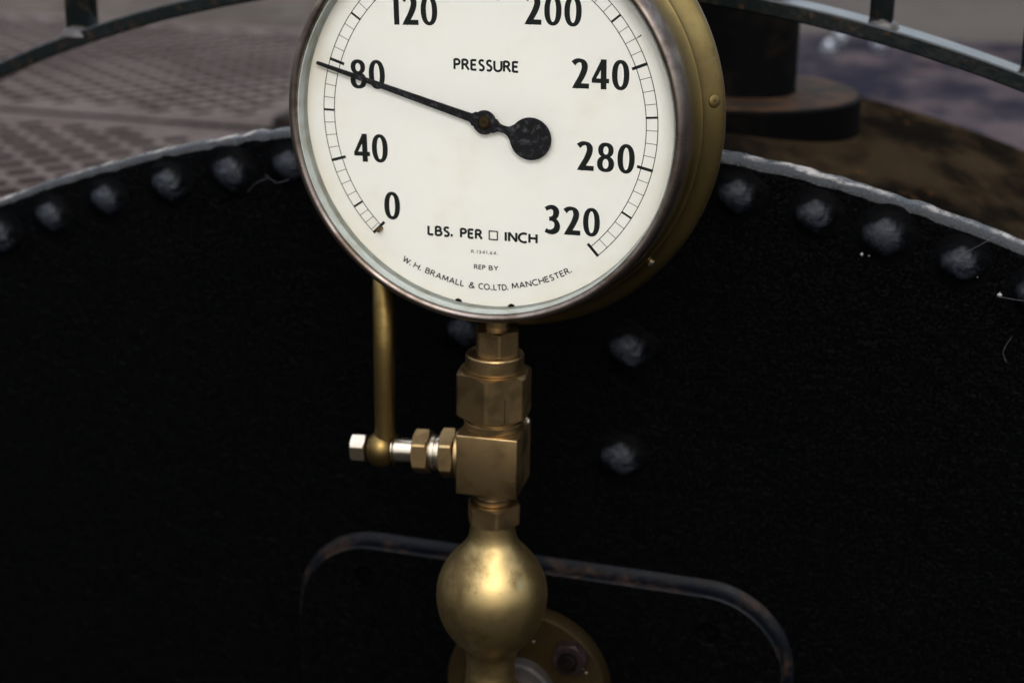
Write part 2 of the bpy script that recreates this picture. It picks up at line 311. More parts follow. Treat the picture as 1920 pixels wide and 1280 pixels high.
# blended weld between pad and end plate
wl = []
ol = rrect(-.1555, .1625, -.62, -.3010, .052, 20)
wv, wf = [], []; n_ = len(ol); cx_ = .007; cz_ = -.45
def offs(pts, d):
    outp = []
    for i in range(len(pts)):
        a0, a1 = Vector(pts[i-1]), Vector(pts[(i+1) % len(pts)]); t = (a1-a0).normalized(); outp.append((pts[i][0]+t.y*d, pts[i][1]-t.x*d))
    return outp
for d, y in ((-.0004, D-.006), (.0006, D-.0035), (.002, D-.0016), (.004, D-.0004), (.006, D+.001)):
    wv += [(x, y, z) for x, z in offs(ol, d)]
for j in range(4):
    for i in range(n_): wf.append((j*n_+i, j*n_+(i+1) % n_, (j+1)*n_+(i+1) % n_, (j+1)*n_+i))
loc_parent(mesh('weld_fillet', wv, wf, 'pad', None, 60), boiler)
for x, z in ((-.1100, -.3228), (.1145, -.3268)):
    loc_parent(lathe('plug', [(.0078, 0), (.0078, .006), (.006, .0075), (0, .008)], 'black', None, (0, -1, 0), (x, D-.002, z), 32), boiler)

# ------------------------------------------------------------------ brass flange low on the end plate, elbow and siphon
FX, FZ = .0075, -.3690
fl = thing('pipe_flange', 'dull round brass flange with a dark bolt, behind the brass bulb at the bottom', 'flange', (FX, .085, FZ))
loc_parent(lathe('disc', [(.0500, 0), (.0512, .0015), (.0512, .0142), (.0508, .0149), (.030, .0150), (0, .0150)], 'brass_flange', None, (0, -1, 0), (FX, .0853, FZ), 96), fl)
loc_parent(lathe('hub', [(.0215, .0), (.0215, .008), (.0200, .0095), (0, .0095)], 'grime', None, (0, -1, 0), (FX-.003, .0703, FZ), 64), fl)
for a_ in (45, 135, 225, 315):
    x, z = FX+.0405*math.cos(R(a_)), FZ+.0405*math.sin(R(a_))
    bo = nut('bolt', .0112, .008, 'oxide', None, axis=(0, -1, 0), org=(x, .0703, z), rot=10, cham=(0, 1)); loc_parent(bo, fl)
    st_ = lathe('bolt_end', [(.0058, 0), (.0058, .003), (.0048, .004), (0, .0042)], 'soot', bo, (0, -1, 0), (x, .0623, z), 24)
AX, AY = -.0006, .022
si = thing('siphon_bulb', 'polished brass bulb with narrow necks below the square cock block', 'siphon', (AX, AY, -.345))
bp = [(.0125, -.2330), (.0128, -.2375), (.0132, -.2415), (.0142, -.2455), (.0162, -.2490), (.0192, -.2525), (.0228, -.2565), (.0262, -.2610), (.0292, -.2665), (.0313, -.2730), (.0321, -.2795), (.0318, -.2860), (.0307, -.2920), (.0287, -.2980), (.0258, -.3035), (.0225, -.3080), (.0192, -.3118), (.0166, -.3150), (.0152, -.3178), (.0146, -.3210), (.0143, -.3250), (.0142, -.3290), (.0145, -.3330), (.0148, -.3360), (.0148, -.3385)]
def smooth_prof(pr, sub=3):
    o_ = []
    for i in range(len(pr)-1):
        p0, p1, p2, p3 = pr[max(i-1, 0)], pr[i], pr[i+1], pr[min(i+2, len(pr)-1)]
        for k in range(sub):
            t = k/sub; o_.append(tuple(.5*((2*p1[c])+(-p0[c]+p2[c])*t+(2*p0[c]-5*p1[c]+4*p2[c]-p3[c])*t*t+(-p0[c]+3*p1[c]-3*p2[c]+p3[c])*t**3) for c in (0, 1)))
    o_.append(pr[-1]); return o_
loc_parent(lathe('bulb', smooth_prof(bp)[::-1], 'brass_bulb', None, (0, 0, 1), (AX, AY, 0), 96, 60), si)
loc_parent(nut('base_nut', .0180, .017, 'brass', None, org=(AX, AY, -.3555), rot=6), si)
loc_parent(lathe('elbow_body', [(.014, 0), (.0155, .004), (.0155, .030), (.013, .034)], 'brass', None, (0, 0, 1), (AX, AY, -.388), 48), si)
loc_parent(lathe('outlet', [(.0115, 0), (.0115, .046)], 'brass', None, (0, 1, 0), (AX, AY, -.372), 48), si)
dh = tube('drain_handle', [(AX-.012, AY-.016, -.3440), (AX-.025, AY-.017, -.3436), (AX-.058, AY-.018, -.3445)], [.0035, .0034, .003], 'steel'); loc_parent(dh, si)

# ------------------------------------------------------------------ gauge cock
gc = thing('gauge_cock', 'square brass cock block with hexagon unions and a long hanging lever handle', 'valve', (AX, AY, -.2123))
def P_(o): return loc_parent(o, gc)
th = R(3.8)
P_(bevel_box('block', 'brass', None, .0348, .0364, .0354, (AX, AY, -.1946), th, .0009, 3))
P_(nut('bottom_nut', .0162, .0120, 'brass', None, org=(AX+.0006, AY, -.2345), rot=-7))
P_(lathe('bottom_collar', [(.0098, 0), (.0105, .0005), (.0105, .0028), (.0096, .0034), (.0092, .004), (.0092, .012)], 'brass', None, (0, 0, 1), (AX, AY, -.2225), 48))
P_(lathe('top_washer', [(.0165, 0), (.0168, .0004), (.0168, .0042), (.0163, .0047), (.0150, .0048), (.0150, .0078)], 'brass', None, (0, 0, 1), (AX, AY, -.1768), 64))
P_(nut('union_nut', .0222, .0262, 'brass', None, org=(AX-.0002, AY, -.1690), rot=-25, k=.5))
P_(lathe('union_collar', [(.0158, 0), (.0162, .0004), (.0162, .0088), (.0157, .0095), (.0120, .0097)], 'brass', None, (0, 0, 1), (AX, AY, -.1428), 64))
cx_, cy_ = AX-.0002+.01915*math.sin(R(35)), AY-.01915*math.cos(R(35))
P_(bevel_box('seam_mark', 'soot', None, .00035, .0003, .0135, (cx_, cy_, -.1612), R(35), .00005))
P_(nut('gland_nut', .0130, .0150, 'brass', None, org=(AX+.0014, AY, -.1335), rot=-8, k=.5))
P_(lathe('corner_glint', [(.0034, 0), (.0034, .0052), (.0028, .006), (0, .0062)], 'bright', None, (1, .07, 0), (AX+.0105, AY+.0150, -.1785), 24))  # added piece: stands for the block's bright back corner catching the sky
# spindle along -X, a little lower to the left
sa = Vector((-1, -.067, -.045)).normalized(); so = Vector((AX-.0170, AY-.001, -.1952))
def along(d): return so+sa*d
P_(lathe('side_flange', [(.0142, 0), (.0145, .0006), (.0145, .0040), (.0138, .0046), (.010, .0048)], 'brass', None, sa, along(-.001), 48))
P_(nut('side_nut', .0152, .0085, 'brass', None, axis=sa, org=along(.0040), rot=5))
P_(lathe('spindle_ring', [(.0098, 0), (.0105, .0006), (.0105, .0022), (.0098, .0028), (.0098, .0034), (.0105, .004), (.0105, .006), (.009, .0066), (.009, .009)], 'bright', None, sa, along(.0120), 48))
P_(nut('lock_nut', .0136, .0092, 'brass', None, axis=sa, org=along(.0192), rot=5))
P_(lathe('spindle', [(.0068, 0), (.0071, .0005), (.0071, .016)], 'bright', None, sa, along(.0270), 48))
ball = [(.0082, 0), (.0092, .0003)]
for k in range(13):
    t = -math.pi/2*.72+k/12*math.pi*.72; ball.append((.0105*math.cos(t)+.0001, .0088+.0088*math.sin(t)/math.sin(math.pi*.36)))
ball += [(.0060, .0178)]
lv = thing_lever = lathe('lever', [(r, h*.97) for r, h in ball], 'brass_lever', None, sa, along(.0402), 48, 40); P_(lv)
hb = along(.0490)+Vector((.0024, 0, 0))
hp = [hb+Vector((-.35*y, y, z)) for y, z in ((0, .005), (0, .014), (0, .030), (.0004, .050), (.0016, .064), (.0050, .078), (.0105, .091), (.0170, .103), (.0180, .1048))]
h_ = tube('handle', hp, [.0064, .0058, .0059, .0061, .0063, .0065, .0067, .0067, .0050], 'brass_lever', None, 40); P_(h_); h_.parent = lv; h_.matrix_parent_inverse = Matrix.Identity(4)
lv.matrix_parent_inverse = Matrix.Translation(-gc.location)
en = nut('end_nut', .0088, .0086, 'bright', None, axis=sa, org=along(.0572), rot=-7); P_(en)

# ------------------------------------------------------------------ pressure gauge
g = thing('pressure_gauge', 'round brass pressure gauge with white dial reading just under 80', 'gauge', (0, .02, -.118))
def G(o): return loc_parent(o, g)
YX = (0, 1, 0)
case = [(.1050, .0005), (.1062, .0020), (.1064, .0075), (.1066, .0105), (.1072, .0128), (.1082, .0148), (.1090, .0160), (.1097, .0166), (.1099, .0180), (.1104, .0192), (.1118, .0210), (.1138, .0230), (.1158, .0249), (.1174, .0265), (.1183, .0279), (.1188, .0296), (.1189, .0312), (.1186, .0330), (.1170, .0343), (.1045, .0346), (.1035, .0370), (.1030, .043), (.1, .046), (0, .0465)]
cs = G(lathe('case', case, 'brass_case', None, YX, (0, 0, 0), 256, 32))
bz = [(.1010, .0004), (.1007, -.0100), (.1008, -.0110), (.1014, -.0120), (.1023, -.0126), (.1035, -.0126), (.1047, -.0118), (.1057, -.0102), (.1062, -.0080), (.1066, -.004), (.1069, .0012), (.1062, .0019), (.1011, .00195)]
G(mesh('bezel', *[x for x in (lambda v, f: (v, f[:-2]))(*revolve(bz, YX, (0, 0, 0), 256))], 'bronze', None, 40))
ln = [(.0994, -.0001), (.1000, -.0104), (.1006, -.0105), (.1008, -.0001)]
v_, f2 = revolve(ln, YX, (0, 0, 0), 256); G(mesh('lining_ring', v_, f2[:-2], 'lining', None, 30))
dl = G(lathe('dial', [(.1003, .0014), (.1003, .0002), (.1000, 0), (0, 0)], 'dial', None, YX, (0, 0, 0), 192))
G(lathe('glass', [(.1004, -.0050), (0, -.0050)], 'glass', None, YX, (0, 0, 0), 96, None)).data
for o in C.objects:
    if o.name == 'glass':
        me = o.data; bm = bmesh.new(); bm.from_mesh(me)
        big = [f for f in bm.faces if len(f.verts) > 4]; bmesh.ops.delete(bm, geom=big, context='FACES_ONLY'); bm.to_mesh(me); bm.free()

# --- dial printing: every mark is a flat ink shape, in millimetres on the dial (x right, z up)
class Ink:
    def __init__(s): s.v = []; s.f = []; s.k = 0
    def y(s): s.k += 1; return -.00008-.0000004*(s.k % 60)
    def poly(s, pts):
        y = s.y(); b0 = len(s.v); s.v += [(a*.001, y, c*.001) for a, c in pts]; s.f.append(tuple(range(b0, b0+len(pts))))
    def strip(s, L_, R_, closed=False):
        y = s.y(); b0 = len(s.v); n = len(L_)
        for a, c in zip(L_, R_): s.v += [(a[0]*.001, y, a[1]*.001), (c[0]*.001, y, c[1]*.001)]
        for i in range(n if closed else n-1):
            j = (i+1) % n; s.f.append((b0+2*i, b0+2*i+1, b0+2*j+1, b0+2*j))
    def stroke(s, pts, w, closed=False, tf=None):
        """ribbon along pts; w = width, or list of widths, or function of the direction angle"""
        P = []
        for a, c in pts:
            q = Vector((a, c))
            if not P or (q-P[-1]).length > 1e-5: P.append(q)
        n = len(P); L_, R_ = [], []
        for i in range(n):
            a = P[i-1] if (i > 0 or closed) else None; c = P[(i+1) % n] if (i < n-1 or closed) else None
            d1 = (P[i]-a).normalized() if a is not None else None; d2 = (c-P[i]).normalized() if c is not None else None
            d1 = d1 or d2; d2 = d2 or d1; t = (d1+d2).normalized(); nn = Vector((-t.y, t.x)); sc = 1/max(.45, nn.dot(Vector((-d1.y, d1.x))))
            ww = w[i] if isinstance(w, (list, tuple)) else (w(math.atan2(t.y, t.x)) if callable(w) else w)
            L_.append(P[i]+nn*ww*.5*sc); R_.append(P[i]-nn*ww*.5*sc)
        if tf: L_ = [tf(q) for q in L_]; R_ = [tf(q) for q in R_]
        s.strip(L_, R_, closed)
    def build(s, name, parent): 
        me = bpy.data.meshes.new(name); me.from_pydata(s.v, [], s.f)
        o = link(name, me, 'ink', None, None); o.parent = parent
        return o
def cat(pts, sub=6):
    dim = range(len(pts[0]))
    o_ = []
    for i in range(len(pts)-1):
        p0, p1, p2, p3 = pts[max(i-1, 0)], pts[i], pts[i+1], pts[min(i+2, len(pts)-1)]
        for k in range(sub):
            t = k/sub; o_.append(tuple(.5*((2*p1[c])+(-p0[c]+p2[c])*t+(2*p0[c]-5*p1[c]+4*p2[c]-p3[c])*t*t+(-p0[c]+3*p1[c]-3*p2[c]+p3[c])*t**3) for c in dim))
    o_.append(tuple(pts[-1])); return o_
def ell(cx, cz, rx, rz, n=48, e=2.25):
    o_ = []
    for k in range(n):
        t = 2*math.pi*k/n; c, s_ = math.cos(t), math.sin(t); o_.append((cx+rx*math.copysign(abs(c)**(2/e), c), cz+rz*math.copysign(abs(s_)**(2/e), s_)))
    return o_
def digit(ink, ch, tf):
    """Glyph in a 9 x 15 mm box"""
    T = lambda L: [tf(q) for q in L]
    if ch == '0': ink.strip(T(ell(4.5, 7.5, 4.5, 7.6)), T(ell(4.5, 7.5, 1.62, 5.75, e=2.1)), True)
    elif ch == '6':
        ink.strip(T(ell(4.5, 4.4, 4.5, 4.5)), T(ell(4.5, 4.4, 1.6, 2.7, e=2.1)), True)
        ink.stroke(cat([(7.6, 13.9), (5.2, 13.4), (3.0, 11.2), (1.7, 7.8), (1.5, 4.6)]), [1.9+1.0*min(1, i/14) for i in range(25)], tf=tf)
    elif ch == '8':
        ink.strip(T(ell(4.5, 11.25, 4.05, 3.9)), T(ell(4.5, 11.1, 1.35, 2.1, e=2.1)), True)
        ink.strip(T(ell(4.5, 4.15, 4.5, 4.25)), T(ell(4.5, 4.2, 1.55, 2.5, e=2.1)), True)
    elif ch == '1': ink.poly(T([(.9, 0), (3.8, 0), (3.8, 15), (2.2, 15), (.0, 13.9), (.0, 12.3), (.9, 12.6)]))
    elif ch == '4':
        ink.poly(T([(4.65, 0), (7.65, 0), (7.65, 15), (4.65, 15)])); ink.poly(T([(0, 3.1), (9.0, 3.1), (9.0, 5.4), (0, 5.4)]))
        ink.poly(T([(0, 5.0), (2.1, 5.0), (6.0, 12.0), (5.6, 15), (5.0, 15)]))
    elif ch == '2':
        pts = cat([(.75, 12.45), (2.2, 13.65), (4.1, 14.1), (5.9, 13.35), (6.75, 11.4), (6.35, 8.9), (4.9, 5.6), (3.0, 2.4), (1.75, .4)])
        n = len(pts); ws = [2.5-.8*min(1, i/12) if i < 14 else min(2.75, 1.7+1.1*(i-14)/8) for i in range(n)]
        ws = [w if i < n*.62 else 2.75-.45*(i/n-.62)/.38 for i, w in enumerate(ws)]
        ink.stroke(pts, [q*1.16 for q in ws], tf=tf); ink.poly(T([(0, 0), (9, 0), (9, 2.6), (1.9, 2.6)]))
    elif ch == '3':
        for pts in (cat([(.75, 12.9), (2.4, 13.9), (4.4, 14.1), (6.0, 13.0), (6.4, 11.3), (5.8, 9.3), (4.2, 8.15), (2.6, 7.95)]),
                    cat([(2.6, 7.95), (4.6, 7.75), (6.3, 6.5), (6.95, 4.4), (6.3, 2.2), (4.4, 1.05), (2.4, 1.0), (.55, 1.75)])):
            n = len(pts); ink.stroke(pts, [2.25+1.05*math.sin(math.pi*min(1, max(0, (i/n-.18)/.7)))**1.5 for i in range(n)], tf=tf)
def numeral(txt, x, z, slope, h=15.0, gap=1.5, w=9.0):
    ink = Ink(); sc = h/15; cur = 0; ca, sa_ = math.cos(slope), math.sin(slope)
    for ch in txt:
        def tf(q, cur=cur): a, c = q[0]*w/9+cur, q[1]*sc; return (x+a*ca-c*sa_, z+a*sa_+c*ca)
        digit(ink, ch, tf); cur += (3.8 if ch == '1' else w)+gap
    ink.build('numeral', dl)
for t, x, z, sl in (('0', -56.4, -56.75, 1.0), ('40', -73.1, -26.7, 2.0), ('80', -74.5, 12.2, 2.4), ('120', -51.0, 46.6, 2.2), ('200', 19.4, 50.7, .6), ('240', 44.9, 20.1, 1.4), ('280', 48.6, -21.7, .4), ('320', 32.2, -56.6, 1.2)):
    numeral(t, x, z, R(sl), 15.0, {'80': 1.4, '40': 1.2, '280': 1.65}.get(t, 1.4), 8.95)
numeral('160', -15.0, 62.0, 0)

def polar(r, deg): return (r*math.sin(R(deg)), r*math.cos(R(deg)))
k_, off_ = .87386, -2.589
def tick_deg(v):
    if v >= 20: return (v-160)*k_+off_
    return {0: -135.95, 5: -134.6, 10: -131.6, 15: -128.5}[v]
ink = Ink()
RO, RI, RL = 90.0, 84.05, 81.9
a0, a1 = tick_deg(0), tick_deg(320)
for rad in (RO, RI):
    ink.stroke([polar(rad, a0+(a1-a0)*i/240) for i in range(241)], .42)
for v in range(0, 321, 5):
    d = tick_deg(v)
    if v % 40 == 0: ink.stroke([polar(RO+.35, d), polar(RL if v != 0 else 81.3, d)], 1.55)
    elif v % 20 == 0: ink.stroke([polar(RO, d), polar(RI, d)], 1.15)
    else: ink.stroke([polar(RO, d), polar(RI, d)], .30)
ink.stroke([(77.3, 46.9), (79.6, 48.6)], [.3, .7])
ink.build('scale_markings', dl)

# stroke alphabet, cap height 1; each letter: width, list of polylines
def arc(cx, cz, rx, rz, a, b, n=14): return [(cx+rx*math.cos(R(a+(b-a)*i/n)), cz+rz*math.sin(R(a+(b-a)*i/n))) for i in range(n+1)]
F = {
 'P': (.52, [[(0, 0), (0, 1)], [(0, .97), (.24, .97)]+arc(.24, .73, .24, .24, 90, -90)+[(0, .49)]]),
 'R': (.60, [[(0, 0), (0, 1)], [(0, .97), (.24, .97)]+arc(.24, .74, .23, .23, 90, -90)+[(0, .51)], [(.26, .51), (.60, 0)]]),
 'E': (.48, [[(0, 0), (0, 1)], [(0, .96), (.47, .96)], [(0, .52), (.42, .52)], [(0, .04), (.48, .04)]]),
 'S': (.48, [cat([(.44, .90), (.30, .98), (.12, .94), (.04, .77), (.12, .60), (.32, .47), (.44, .30), (.38, .09), (.22, .01), (.02, .08)], 4)]),
 'U': (.66, [[(0, 1), (0, .34)]+arc(.33, .34, .33, .33, 180, 360)+[(.66, .34), (.66, 1)]]),
 'L': (.46, [[(0, 1), (0, 0)], [(0, .04), (.46, .04)]]),
 'B': (.54, [[(0, 0), (0, 1)], [(0, .97), (.24, .97)]+arc(.24, .75, .21, .22, 90, -90)+[(0, .53)], [(.0, .53), (.27, .53)]+arc(.27, .28, .26, .25, 90, -90)+[(0, .03)]]),
 'I': (.14, [[(.07, 0), (.07, 1)]]),
 'N': (.68, [[(0, 0), (0, 1)], [(0, 1), (.68, 0)], [(.68, 0), (.68, 1)]]),
 'C': (.74, [arc(.48, .5, .48, .49, 58, 302, 24)]),
 'H': (.66, [[(0, 0), (0, 1)], [(.66, 0), (.66, 1)], [(0, .52), (.66, .52)]]),
 'Y': (.62, [[(0, 1), (.31, .48)], [(.62, 1), (.31, .48)], [(.31, .5), (.31, 0)]]),
 'W': (1.05, [[(0, 1), (.27, 0)], [(.27, 0), (.525, .95)], [(.525, .95), (.78, 0)], [(.78, 0), (1.05, 1)]]),
 'A': (.72, [[(0, 0), (.36, 1)], [(.36, 1), (.72, 0)], [(.13, .32), (.59, .32)]]),
 'M': (.82, [[(0, 0), (.08, 1)], [(.08, 1), (.41, .12)], [(.41, .12), (.74, 1)], [(.74, 1), (.82, 0)]]),
 'O': (.92, [arc(.46, .5, .46, .49, 0, 345, 23)+[(.92, .5)]]),
 'T': (.60, [[(0, .96), (.60, .96)], [(.30, .96), (.30, 0)]]),
 'D': (.72, [[(0, 0), (0, 1)], [(0, .97), (.26, .97)]+arc(.26, .5, .46, .47, 90, -90, 18)+[(0, .03)]]),
 '&': (.70, [cat([(.70, .0), (.38, .40), (.17, .74), (.22, .93), (.36, .98), (.48, .86), (.40, .66), (.14, .44), (.02, .22), (.14, .03), (.36, .02), (.56, .20), (.66, .44)], 4)]),
 '.': (.0, [[(0, 0), (0, .13)]]), ',': (.10, [[(.06, .12), (.0, -.10)]]),
 '1': (.12, [[(.1, 0), (.1, 1)], [(.1, 1), (-.02, .85)]]), '3': (.46, [cat([(.04, .92), (.24, .98), (.40, .80), (.30, .56), (.16, .54)], 4), cat([(.16, .54), (.38, .46), (.46, .24), (.28, .02), (.0, .08)], 4)]),
 '4': (.56, [[(.42, 0), (.42, 1)], [(.42, 1), (0, .30)], [(0, .28), (.56, .28)]]),
 '6': (.50, [cat([(.42, .98), (.18, .72), (.02, .34), (.10, .06), (.30, .0), (.48, .16), (.46, .42), (.28, .54), (.08, .42)], 4)]),
 '#': (1.02, [[(0, .02), (1.02, .02)], [(0, .98), (1.02, .98)], [(.04, 0), (.04, 1)], [(.98, 0), (.98, 1)]]),
}
def width(t, sp, space):
    w = 0
    for i, ch in enumerate(t): w += space if ch == ' ' else F[ch][0]+(sp if i < len(t)-1 else 0)
    return w
def fit_sp(t, target, space):
    n = sum(1 for c in t[:-1] if c != ' '); return (target-width(t, 0, space))/max(1, n)
def glyph(ch, wt): return [[(0, 0), (0, wt*1.05)]] if ch == '.' else F[ch][1]
def fit(t, target, space):
    nat = width(t, .24, space); xs = max(.56, min(1.4, target/nat)); n = sum(1 for c in t[:-1] if c != ' ')
    return xs, (target-width(t, 0, space)*xs)/max(1, n)
def line(ink, t, x0, z0, x1, z1, h, wt, space=.45):
    Lx = math.hypot(x1-x0, z1-z0); ca, sa_ = (x1-x0)/Lx, (z1-z0)/Lx; xs, sp = fit(t, Lx/h, space); cur = 0
    for ch in t:
        if ch == ' ': cur += space*xs; continue
        for pl in glyph(ch, wt/h):
            ink.stroke([(q[0]*xs, q[1]) for q in pl], wt/h, tf=lambda q, cur=cur: (x0+((q[0]+cur)*ca-q[1]*sa_)*h, z0+((q[0]+cur)*sa_+q[1]*ca)*h))
        cur += F[ch][0]*xs+sp
def arcline(ink, t, d0, d1, rad, h, wt, space=.3):
    """text on the inside of the lower rim: baseline at radius rad, tops towards the centre, d measured from straight down, positive to the right"""
    tot = R(d1-d0)*(rad-h*.5)/h; xs, sp = fit(t, tot, space); cur = 0
    for ch in t:
        wd = F[ch][0]*xs; mid = R(d0)+(cur+wd/2)*h/(rad-h*.5); ca, sa_ = math.cos(mid), math.sin(mid); bx, bz_ = rad*math.sin(mid), -rad*math.cos(mid)
        for pl in glyph(ch, wt/h):
            ink.stroke([(q[0]*xs, q[1]) for q in pl], wt/h, tf=lambda q: (bx+((q[0]-wd/2)*ca-q[1]*sa_)*h, bz_+((q[0]-wd/2)*sa_+q[1]*ca)*h))
        cur += wd+sp
ink = Ink(); line(ink, 'PRESSURE', -17.4, 25.8, 16.6, 26.3, 5.25, 1.22); ink.build('pressure_lettering', dl)
ink = Ink()
line(ink, 'LBS.', -31.6, -63.15, -18.6, -63.1, 4.8, 1.3); line(ink, 'PER', -13.4, -63.0, -1.8, -62.9, 4.8, 1.3)
line(ink, '#', 2.05, -62.8, 6.9, -62.75, 4.75, .72); line(ink, 'INCH', 10.9, -62.75, 28.1, -62.45, 4.8, 1.3); ink.build('unit_lettering', dl)
ink = Ink(); line(ink, 'R.1341.64.', -7.6, -71.0, 6.9, -70.7, 1.7, .32); ink.build('serial_lettering', dl)
ink = Ink(); line(ink, 'REP', -5.8, -79.6, .2, -79.5, 2.35, .54); line(ink, 'BY', 2.4, -79.45, 7.2, -79.3, 2.35, .54)
for t, d0, d1, rr in (('W.', -30.5, -27.6, 91.5), ('H.', -26.1, -23.6, 91.2), ('BRAMALL', -21.7, -7.5, 90.7), ('&', -5.6, -3.6, 90.6), ('CO.,LTD.', -2.1, 8.2, 90.4), ('MANCHESTER.', 9.9, 31.9, 89.8)):
    arcline(ink, t, d0, d1, rr, 3.0, .62)
ink.build('maker_lettering', dl)

# pointer
def smax(a, c, k): 
    hh = max(0, min(1, .5+.5*(a-c)/k)); return c+(a-c)*hh+k*hh*(1-hh)
def half_w(s):
    w = 0
    if s <= 0: w = .9+(2.35-.9)*max(0, (s+95.8))/95.8
    elif s < 30: w = 1.9
    if -95.8 <= s < -94.8: w *= math.sqrt(max(0, 1-((-94.8-s)/1.0)**2))
    hubw = math.sqrt(max(0, 6.3**2-s*s)); cw = math.sqrt(max(0, 11.0**2-(s-25.6)**2))
    if 0 < s < 19: w = 1.9+2.9*math.exp(-((s-16.4)/2.5)**2)+1.9*math.exp(-((s-5.6)/1.9)**2)
    w = max(w if s < 19 else 0, hubw if abs(s) < 6.3 else 0, cw)
    if -9.5 < s < 0: w = max(w, (2.25+1.6*math.exp(-((s+5.7)/1.3)**2)))
    return w
ss = [-95.8+i*.12 for i in range(10)]+[-94.5+i*1.0 for i in range(85)]+[-9.4+i*.25 for i in range(185)]+[36.6-.02]
ss = sorted(set(round(s, 3) for s in ss if s <= 36.6)); pa = R(180-15.25)
dx, dz = math.cos(pa), math.sin(pa); vs, fs = [], []
for s in ss:
    w = half_w(s)
    for y in (-.0038, -.0030):
        for q in (w, -w):
            px, pz = -s*dx - q*dz*-1*0, 0
            X = -s*dx - q*dz; Z = -s*dz + q*dx; vs.append((X*.001+.0000, y, Z*.001))
for i in range(len(ss)-1):
    a_ = 4*i; c_ = a_+4
    fs += [(a_, a_+1, c_+1, c_), (a_+2, c_+2, c_+3, a_+3), (a_, c_, c_+2, a_+2), (a_+1, a_+3, c_+3, c_+1)]
fs += [(0, 2, 3, 1), (4*len(ss)-4, 4*len(ss)-3, 4*len(ss)-1, 4*len(ss)-2)]
pt = G(mesh('pointer', vs, fs, 'pointer', None, 35))
bo = lathe('pointer_boss', [(.0036, 0), (.0036, .0004), (.0032, .0009), (.0026, .0010), (.0024, .0014), (.0010, .0016), (0, .0012)], 'brass_flange', None, (0, -1, 0), (0, -.0037, 0), 48); bo.parent = pt
ar = lathe('arbor', [(.0030, 0), (.0030, .0045)], 'brass', None, (0, -1, 0), (0, .001, 0), 24); ar.parent = pt
G(tube('stop_pin', [(-.0585, .001, -.0622), (-.0585, -.0044, -.0622)], .0013, 'brass', None, 16))
for x, z in ((-.0147, -.0990), (.0150, -.0990)):
    G(lathe('dial_screw', [(.0021, 0), (.0021, .0004), (.0015, .0009), (0, .001)], 'soot', None, (0, -1, 0), (x, .0, z), 24))
# case screws round the flange
for a_ in (83, 131, 35, -35, -83, -131):
    d = Vector((math.sin(R(a_)), 0, math.cos(R(a_)))); ax = (d*.72+Vector((0, -.70, 0))).normalized(); rr, y = (.1146, .0238) if a_ != 131 else (.1128, .0220)
    org = d*rr+Vector((0, y, 0)); big = a_ != 131
    G(lathe('case_screw', [(.0033, -.001), (.0033, .0002), (.0031, .0003), (.0005, .0003), (.0004, .0001), (0, .0001)] if big else [(.0022, -.001), (.0022, .0004), (.0015, .0009), (0, .001)], 'brass_case' if big else 'bright', None, ax, org, 28))
    if big: G(lathe('screw_seat', [(.0035, -.001), (.0035, .00012), (.0033, .00012)], 'soot', None, ax, org, 28))
G(lathe('stem_neck', [(.0068, 0), (.0068, .012), (.008, .0135), (.008, .019)], 'brass', None, (0, 0, 1), (AX+.0013, AY, -.1190), 40))

# ------------------------------------------------------------------ pipe and flange standing on the barrel
PX, PY, PZ = .0640, .4400, -.0700
sp_ = thing('steam_pipe', 'sooty black upright pipe on a round rusty base flange, behind the gauge', 'pipe', (PX, PY, PZ))
loc_parent(lathe('pipe', [(.0415, .012), (.0400, .020), (.0400, .60), (.036, .605)], 'soot', None, (0, 0, 1), (PX, PY, PZ), 64), sp_)
loc_parent(lathe('base_rim', [(.0868, -.018), (.0886, -.016), (.0886, .0145), (.0873, .0158), (.0853, .0160)], 'soot', None, (0, 0, 1), (PX, PY, PZ), 96), sp_)
loc_parent(lathe('base_flange', [(.0858, 0), (.0858, .0163), (.0840, .0166), (.0415, .0168)], 'rust', None, (0, 0, 1), (PX, PY, PZ), 96), sp_)
o = bevel_box('running_plate', 'running', None, 2.6, 1.36, .03, (1.10, 1.09, -.215), 0, .004); tag(o, 'weathered blue grey and rust flecked iron plate at right beyond the dark barrel', 'floor plate')
for i, (x, y, lab) in enumerate(((.010, 1.567, 'tallest pale blue bolt stud right of the sooty pipe'), (.014, 1.68, 'pale blue bolt stud tucked behind the tallest one'), (.074, 1.628, 'rightmost pale blue bolt stud, just under the railing bar'))):
    z = -.2
    t_ = thing('bolt_stud', lab, 'bolt', (x, y, z), 'bolts on the running plate')
    loc_parent(nut('nut', .0125, .010, 'steel', None, org=(x, y, z), rot=i*17, cham=(0, 1)), t_); loc_parent(lathe('stud', [(.0065, .006), (.0065, .016), (.005, .019), (0, .0192)], 'steel', None, (0, 0, 1), (x, y, z), 20), t_)
t_ = thing('bolt_stud', 'dark domed bolt head just behind the rim, beside the gauge case', 'bolt', (.130, .165, -.079))
loc_parent(lathe('nut', [(.0120, -.004), (.0120, .004), (.0105, .009), (.007, .013), (0, .0148)], 'rivet', None, (0, 0, 1), (.130, .165, -.079), 28), t_)

